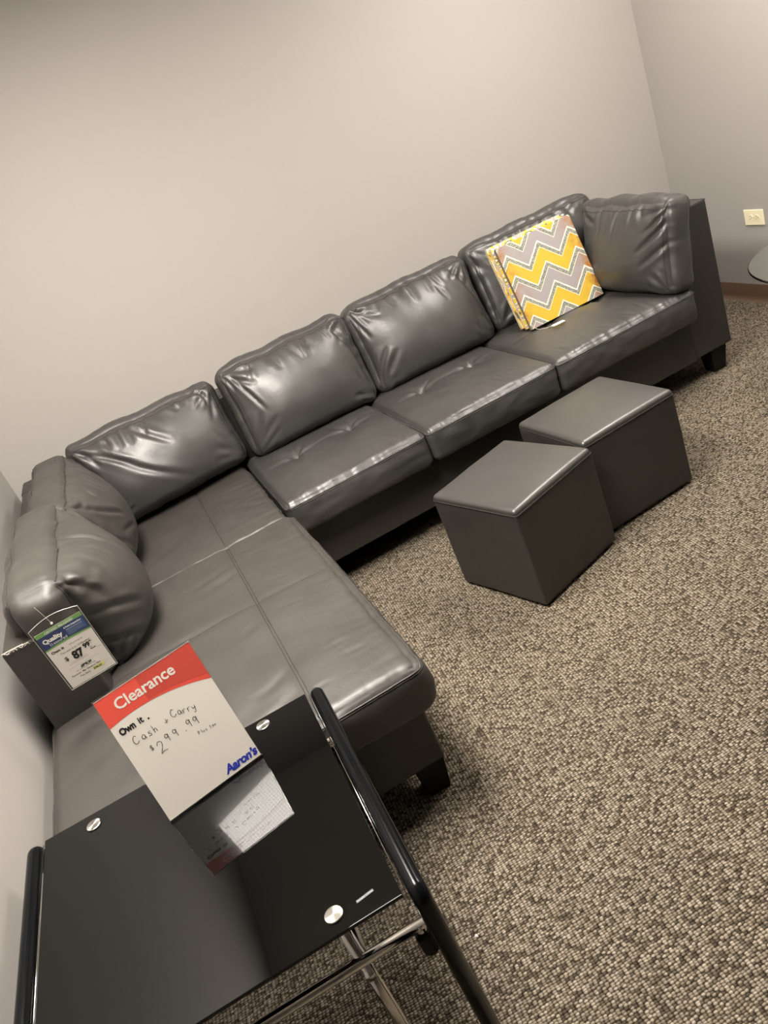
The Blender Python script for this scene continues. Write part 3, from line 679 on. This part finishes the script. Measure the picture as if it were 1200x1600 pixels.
t.add([(.028, yt - .046, .0007), (.0335, yt - .046, .0007), (.0335, yt - .0395, .0007), (.028, yt - .0395, .0007)], [(0, 1, 2, 3)], 4)
quad(t, .0288, .0327, yt - .0452, yt - .0403, .0008, 2)
put_text(t, '6 Point Inspection', .074, yt - .021, .0066, 4, bold=.0003, z=.0008, sx=.9)
for i in range(5): quad(t, .077, .077 + (.020 if i == 4 else .040), yt - .027 - i * .0042, yt - .0262 - i * .0042, .0007, 6 if i else 4)
put_text(t, 'Own it', .018, yt - .070, .0108, 5, bold=.0004, z=.0005); put_text(t, '.', .052, yt - .070, .0108, 5, z=.0005)
put_text(t, '4 Piece Living Set', .062, yt - .069, .0050, 5, z=.0005)
put_text(t, 'You own it in 12 Months!', .034, yt - .083, .0078, 5, z=.0005, sx=.92)
put_text(t, '$', .034, yt - .106, .0170, 5, bold=.0003, z=.0005)
put_text(t, '87', .054, yt - .113, .0325, 5, bold=.0016, z=.0005, sx=.82, space=.95)
put_text(t, '99*', .086, yt - .099, .0190, 5, bold=.0009, z=.0005, sx=.85)
put_text(t, 'Per', .097, yt - .105, .0050, 5, z=.0005); put_text(t, 'Month', .097, yt - .111, .0050, 5, bold=.0002, z=.0005)
for i, (xa, xb) in enumerate(((.045, .082), (.035, .085), (.112, .122))): quad(t, xa, xb, yt - .118 - i * .0040 + (.012 if i == 2 else 0), yt - .1173 - i * .0040 + (.012 if i == 2 else 0), .0005, 6)
quad(t, .028, .105, yt - .132, yt - .1315, .0005, 6)
put_text(t, '$898.20', .054, yt - .143, .0100, 5, bold=.0005, shear=.3, z=.0005, sx=.85)
put_text(t, 'Our everyday value for Cash', .040, yt - .148, .0042, 5, z=.0005)
put_text(t, 'Preowned . Mgr. Special vs. New', .024, yt - .157, .0062, 5, bold=.0001, z=.0005, sx=.9)
quad(t, .075, .105, yt - .1695, yt - .1605, .0004, 7)
put_text(t, 'You Save', .040, yt - .168, .0072, 5, bold=.0001, z=.0005); put_text(t, '$398.20!', .076, yt - .168, .0072, 5, bold=.0002, z=.0006, sx=.85)
quad(t, .106, .121, yt - .163, yt - .1625, .0005, 6)
t.v = [(.005 + (a_ - .010) * 1.069, .003 + (b_ - .006) * 1.059, c_) for a_, b_, c_ in t.v]
card = t.build('card', None, tagm, mats=[M['paper'], M['green'], M['navy'], M['navy_light'], M['white_print'], M['ink'], M['grey_print'], M['highlighter']])
card.matrix_local = lm
# clear sleeve outline with an arched top
sl = MB(); n_ = 16; top = [(TWd * i / n_, THt - .014 + .014 * math.sin(math.pi * i / n_)) for i in range(n_ + 1)]
poly = [(0, 0), (TWd, 0)] + top[::-1]
M['sleeve'] = simple('clear_sleeve', (1, 1, 1), .08, IOR=1.45); bb = M['sleeve'].node_tree.nodes['Principled BSDF']; bb.inputs['Transmission Weight'].default_value = 1.0
v = [(x_, y_, -.0012) for x_, y_ in poly] + [(x_, y_, -.0006) for x_, y_ in poly]; k = len(poly)
sl.add(v, [tuple(range(k - 1, -1, -1)), tuple(range(k, 2 * k))] + [(i, (i + 1) % k, k + (i + 1) % k, k + i) for i in range(k)])
so = sl.build('sleeve', M['sleeve'], tagm); so.matrix_local = lm
rim = MB(); rim.tube([(x_, y_, 0) for x_, y_ in poly] + [(0, 0, 0)], .0007, 6); rim.add([], [])
ro = rim.build('sleeve_rim', M['white_print'], so)
ro.data.materials.clear(); ro.data.materials.append(simple('sleeve_edge', (.45, .43, .40), .2))
gr = MB(); gr.tube([(TWd * .44, THt - .022, -.0015), (TWd * .44, THt - .022, .0015)], .0032, 14); go = gr.build('eyelet', M['white_print'], tagm, autosmooth=True); go.matrix_local = lm
sg = MB(); sg.tube([(TWd * .44, THt - .022, .001), (TWd * .42, THt + .015, .012), (TWd * .38, THt + .052, .018)], .0005, 6); sgo = sg.build('string', M['thread'], tagm); sgo.matrix_local = lm

# ------------------------------------------------------------------ stacked chevron canvases
def chev_mat():
    m, nt, b = new_mat('chevron_print'); L = nt.links.new
    tc = N(nt, 'ShaderNodeTexCoord'); sp = N(nt, 'ShaderNodeSeparateXYZ'); L(tc.outputs['Object'], sp.inputs[0])
    def mth(op, a, b_=None, c=None):
        n = N(nt, 'ShaderNodeMath', operation=op)
        for i, q in enumerate((a, b_, c)):
            if q is None: continue
            if isinstance(q, (int, float)): n.inputs[i].default_value = q
            else: L(q, n.inputs[i])
        return n.outputs[0]
    nd = N(nt, 'ShaderNodeTexNoise', i_Scale=40.0, i_Detail=2.0); L(tc.outputs['Object'], nd.inputs['Vector'])
    jit = mth('MULTIPLY', mth('SUBTRACT', nd.outputs['Fac'], .5), .005)
    # zig-zag along x with period .13; y up the face
    per = .164
    ph = mth('FRACT', mth('DIVIDE', mth('ADD', sp.outputs['X'], .047), per))
    tri = mth('ABSOLUTE', mth('SUBTRACT', ph, .5))            # 0..0.5
    zz = mth('MULTIPLY', tri, 1.0 * per)
    yy = mth('ADD', mth('ADD', sp.outputs['Y'], zz), jit)
    T = .192
    fr = mth('FRACT', mth('DIVIDE', mth('ADD', yy, .192 * 2 - .349), T))
    # bands within one period (metres/T)
    r = nt.nodes.new('ShaderNodeValToRGB'); r.color_ramp.interpolation = 'CONSTANT'
    Wh = (.60, .575, .50, 1); Ch = (.0, .0, 1, 1); Yl = (.47, .315, .025, 1); Gy = (.26, .235, .235, 1)
    seq = [(0, Gy), (.315, Wh), (.335, Ch), (.45, Wh), (.492, Yl), (.825, Wh), (.845, Ch), (.955, Wh), (.9551, Wh)]
    e = r.color_ramp.elements; e[0].position = 0; e[0].color = Gy; e[1].position = .96; e[1].color = Wh
    for p_, c_ in seq[1:-1]:
        q = e.new(p_); q.color = c_
    L(fr, r.inputs[0])
    # speckled charcoal replaces the blue key
    sc = N(nt, 'ShaderNodeTexNoise', i_Scale=330.0, i_Detail=3.0, i_Distortion=2.0); L(tc.outputs['Object'], sc.inputs['Vector'])
    spk = ramp(nt, sc.outputs['Fac'], [(.40, (.045, .045, .03)), (.50, (.10, .10, .07)), (.56, (.42, .42, .34))])
    sep = N(nt, 'ShaderNodeSeparateColor'); L(r.outputs[0], sep.inputs[0])
    isk = mth('GREATER_THAN', sep.outputs[2], .9)
    mix = N(nt, 'ShaderNodeMix', data_type='RGBA'); L(isk, mix.inputs[0]); L(r.outputs[0], mix.inputs[6]); L(spk, mix.inputs[7])
    # rust blotches near the outer edges, only on the coloured bands
    bn = N(nt, 'ShaderNodeTexNoise', i_Scale=22.0, i_Detail=6.0, i_Roughness=.7); L(tc.outputs['Object'], bn.inputs['Vector'])
    edge = mth('MULTIPLY', mth('ABSOLUTE', mth('SUBTRACT', sp.outputs['X'], .19)), 5.0)
    fac = mth('MULTIPLY', mth('POWER', edge, 4.0), mth('GREATER_THAN', .7, sep.outputs[2]))
    fac = mth('MULTIPLY', fac, mth('MULTIPLY', mth('MAXIMUM', mth('SUBTRACT', bn.outputs['Fac'], .36), 0), 5.0))
    facc = N(nt, 'ShaderNodeClamp'); L(mth('MULTIPLY', fac, mth('LESS_THAN', sep.outputs[2], .5)), facc.inputs[0])
    mix2 = N(nt, 'ShaderNodeMix', data_type='RGBA'); L(facc.outputs[0], mix2.inputs[0]); L(mix.outputs[2], mix2.inputs[6]); mix2.inputs[7].default_value = (.27, .11, .022, 1)
    L(mix2.outputs[2], b.inputs['Base Color']); b.inputs['Roughness'].default_value = .55
    wv = N(nt, 'ShaderNodeTexNoise', i_Scale=600.0); L(tc.outputs['Object'], wv.inputs['Vector']); bp = N(nt, 'ShaderNodeBump', i_Strength=.2, i_Distance=.0005); L(wv.outputs[0], bp.inputs['Height']); L(bp.outputs[0], b.inputs['Normal'])
    return m
def ogee_mat(name, shift, horiz):
    m, nt, b = new_mat(name); L = nt.links.new
    tc = N(nt, 'ShaderNodeTexCoord'); mp = N(nt, 'ShaderNodeMapping')
    mp.inputs['Scale'].default_value = (11, 22, 30) if not horiz else (24, 11, 30); mp.inputs['Location'].default_value = (shift, shift * 2, 0); L(tc.outputs['Object'], mp.inputs[0])
    nd = N(nt, 'ShaderNodeTexNoise', i_Scale=30.0); L(tc.outputs['Object'], nd.inputs['Vector'])
    v = N(nt, 'ShaderNodeTexVoronoi', i_Scale=.9, i_Randomness=.35); L(mp.outputs[0], v.inputs['Vector'])
    r = nt.nodes.new('ShaderNodeValToRGB'); r.color_ramp.interpolation = 'CONSTANT'; e = r.color_ramp.elements
    e[0].position = 0; e[0].color = (.75, .70, .52, 1); e[1].position = .72; e[1].color = (.10, .09, .06, 1)
    for p_, c_ in ((.14, (.12, .11, .08)), (.22, (.62, .46, .05)), (.36, (.76, .72, .58)), (.42, (.34, .30, .28)), (.55, (.72, .68, .5)), (.60, (.66, .40, .04))):
        q = e.new(p_); q.color = (*c_, 1)
    L(v.outputs['Distance'], r.inputs[0]); L(r.outputs[0], b.inputs['Base Color']); b.inputs['Roughness'].default_value = .6
    return m
M['chevron'] = chev_mat(); M['ogee'] = ogee_mat('ogee_print', .3, False); M['ogee_b'] = ogee_mat('ogee_print_light', 1.7, True)
M['canvas_dark'] = simple('dark_wrapped_edge', (.14, .11, .08), .6); M['canvas_back'] = simple('raw_canvas', (.6, .55, .46), .8); M['stretcher'] = simple('pine_stretcher', (.45, .30, .16), .6)
CX, CY, CYAW, CLEAN, CW, CH_ = 2.37, -.66, -.026, .31, .394, .392
nb = Vector((.02502561, .95213618, -.30464801))
def canvas(off, dx, dy, depth, label, mats, w_=CW, h_=CH_, dl=0.):
    t = thing('canvas_print', label, 'canvas print', (0, 0, 0), 0, 'stacked canvas prints')
    e_ = Vector((math.cos(CYAW), math.sin(CYAW), 0)); L0 = CLEAN + dl
    up = Vector((0, 0, 1)) * math.cos(L0) + Vector((-math.sin(CYAW), math.cos(CYAW), 0)) * math.sin(L0)
    nrm = e_.cross(up)
    o0 = Vector((CX, CY, .492)) + nb * off + e_ * dx + up * dy
    t.matrix_world = Matrix(((e_.x, up.x, nrm.x, o0.x), (e_.y, up.y, nrm.y, o0.y), (e_.z, up.z, nrm.z, o0.z), (0, 0, 0, 1)))
    m = MB(); D = depth; w = w_; h = h_
    # wrapped canvas: front face, four sides, hollow at the back with a stretcher frame
    m.add([(0, 0, 0), (w, 0, 0), (w, h, 0), (0, h, 0)], [(0, 1, 2, 3)], 0)
    m.add([(0, 0, 0), (0, h, 0), (0, h, -D), (0, 0, -D)], [(0, 1, 2, 3)], 1); m.add([(w, 0, 0), (w, 0, -D), (w, h, -D), (w, h, 0)], [(0, 1, 2, 3)], 1)
    m.add([(0, h, 0), (w, h, 0), (w, h, -D), (0, h, -D)], [(0, 1, 2, 3)], 2); m.add([(0, 0, 0), (0, 0, -D), (w, 0, -D), (w, 0, 0)], [(0, 1, 2, 3)], 2)
    m.add([(0, 0, -.003), (0, h, -.003), (w, h, -.003), (w, 0, -.003)], [(0, 1, 2, 3)], 3)
    c = m.build('canvas', None, t, mats=mats + [M['canvas_back']])
    f = MB(); q = .03; z0, z1 = -D, -.004; e2 = .001
    f.box(e2, q, e2, h - e2, z0, z1); f.box(w - q, w - e2, e2, h - e2, z0, z1); f.box(q, w - q, e2, q, z0, z1); f.box(q, w - q, h - q, h - e2, z0, z1)
    f.build('stretcher_frame', M['stretcher'], t); return t
canvas(0, 0, 0, .020, 'front canvas of the leaning stack, yellow grey and white chevron print', [M['chevron'], M['canvas_dark'], M['ogee_b']])
canvas(.0225, -.010, .012, .020, 'middle canvas of the leaning stack, its patterned edge showing behind the chevron front', [M['ogee'], M['ogee'], M['ogee_b']])
canvas(.0450, -.020, .022, .020, 'rearmost canvas of the leaning stack, resting against the grey back cushion', [M['ogee_b'], M['ogee'], M['ogee_b']])
tg = thing('paper_tag', 'small blank white paper tag on string below the chevron canvas', 'tag', (2.405, -.79, .505), -.1)
m = MB(); m.add([(.0, .006, 0), (.008, 0, 0), (.062, 0, 0), (.062, .026, 0), (.008, .026, 0), (0, .020, 0), (.0, .006, .0006), (.008, 0, .0006), (.062, 0, .0006), (.062, .026, .0006), (.008, .026, .0006), (0, .020, .0006)], [(5, 4, 3, 2, 1, 0), (6, 7, 8, 9, 10, 11)] + [(i, (i + 1) % 6, 6 + (i + 1) % 6, 6 + i) for i in range(6)])
m.build('card', M['paper'], tg)
m = MB(); m.tube([(.004, .013, .001), (-.03, .012, .004), (-.052, .04, .004), (-.05, .09, .004), (-.045, .12, .01)], .0007, 6); m.build('string', M['thread'], tg)

# ------------------------------------------------------------------ outlet on the right wall
ot = thing('wall_outlet', 'ivory double power outlet mounted sideways on right wall', 'outlet', (RW, -.575, .448))
m = MB(); m.box(-.006, 0, -.0625, .0625, -.039, .039); m.build('plate', M['plastic_white'], ot, bevel=.003)
for sgn in (-1, 1):
    m = MB(); m.tube([(-.006, sgn * .0195, 0), (-.0078, sgn * .0195, 0)], .0165, 24); rc = m.build('receptacle', M['plastic_white'], ot, autosmooth=True)
    m = MB()
    for (a, b_) in ((.006, .006), (.006, -.006)): m.box(-.0083, -.0078, sgn * .0195 + a - .0042 - .003, sgn * .0195 + a + .0042 - .003, b_ - .0011, b_ + .0011)
    m.tube([(-.0078, sgn * .0195 - .009, 0), (-.0083, sgn * .0195 - .009, 0)], .0024, 10); m.build('slot', M['slot'], rc)
m = MB(); m.tube([(-.006, 0, 0), (-.0078, 0, 0)], .003, 12); m.build('screw', M['chrome'], ot, autosmooth=True)

# ------------------------------------------------------------------ round glass side table at the right edge
gt = thing('side_table', 'round clear glass side table at right edge of the photo', 'table', (3.262, -1.6305, 0))
M['clear_glass'] = simple('clear_glass', (.86, .95, .92), .01, IOR=1.5); M['clear_glass'].node_tree.nodes['Principled BSDF'].inputs['Transmission Weight'].default_value = 1.0
m = MB(); n_ = 96; R_ = .408; v = []
for (rr_, zz) in ((R_ - .003, .540), (R_, .543), (R_, .547), (R_ - .003, .550)): v += [(rr_ * math.cos(2 * math.pi * k / n_), rr_ * math.sin(2 * math.pi * k / n_), zz) for k in range(n_)]
m.add(v, [(a * n_ + k, a * n_ + (k + 1) % n_, (a + 1) * n_ + (k + 1) % n_, (a + 1) * n_ + k) for a in range(3) for k in range(n_)] + [tuple(range(n_ - 1, -1, -1)), tuple(3 * n_ + k for k in range(n_))])
m.build('glass_top', M['clear_glass'], gt, autosmooth=True)
m = MB(); m.tube([(.12, 0, 0), (.12, 0, .012)], .15, 40); m.build('base', M['chrome'], gt, autosmooth=True)
m = MB(); m.tube([(.12, 0, .012), (.12, 0, .54)], .025, 24); m.build('pole', M['chrome'], gt, autosmooth=True)

# ------------------------------------------------------------------ crumbs on the carpet
def crumb(x, y, r, mat, label):
    rnd = random.Random(int(x * 1000)); m = MB(); v = []
    for a in range(3):
        for b_ in range(6): v.append((r * rnd.uniform(.6, 1.1) * math.cos(b_ * math.pi / 3) * (1 - .25 * a), r * rnd.uniform(.6, 1.1) * math.sin(b_ * math.pi / 3) * (1 - .25 * a), a * r * .45))
    m.add(v, [(a * 6 + k, a * 6 + (k + 1) % 6, a * 6 + 6 + (k + 1) % 6, a * 6 + 6 + k) for a in range(2) for k in range(6)] + [(0, 5, 4, 3, 2, 1), (12, 13, 14, 15, 16, 17)])
    o = m.build('crumb', mat); o.location = (x, y, .001); tag(o, label, 'crumb')
crumb(.780, -2.670, .005, M['white_print'], 'tiny pale crumb on carpet right of the black table leg')
crumb(1.323, -1.475, .004, M['ink'], 'tiny dark speck on carpet left of the nearer ottoman')
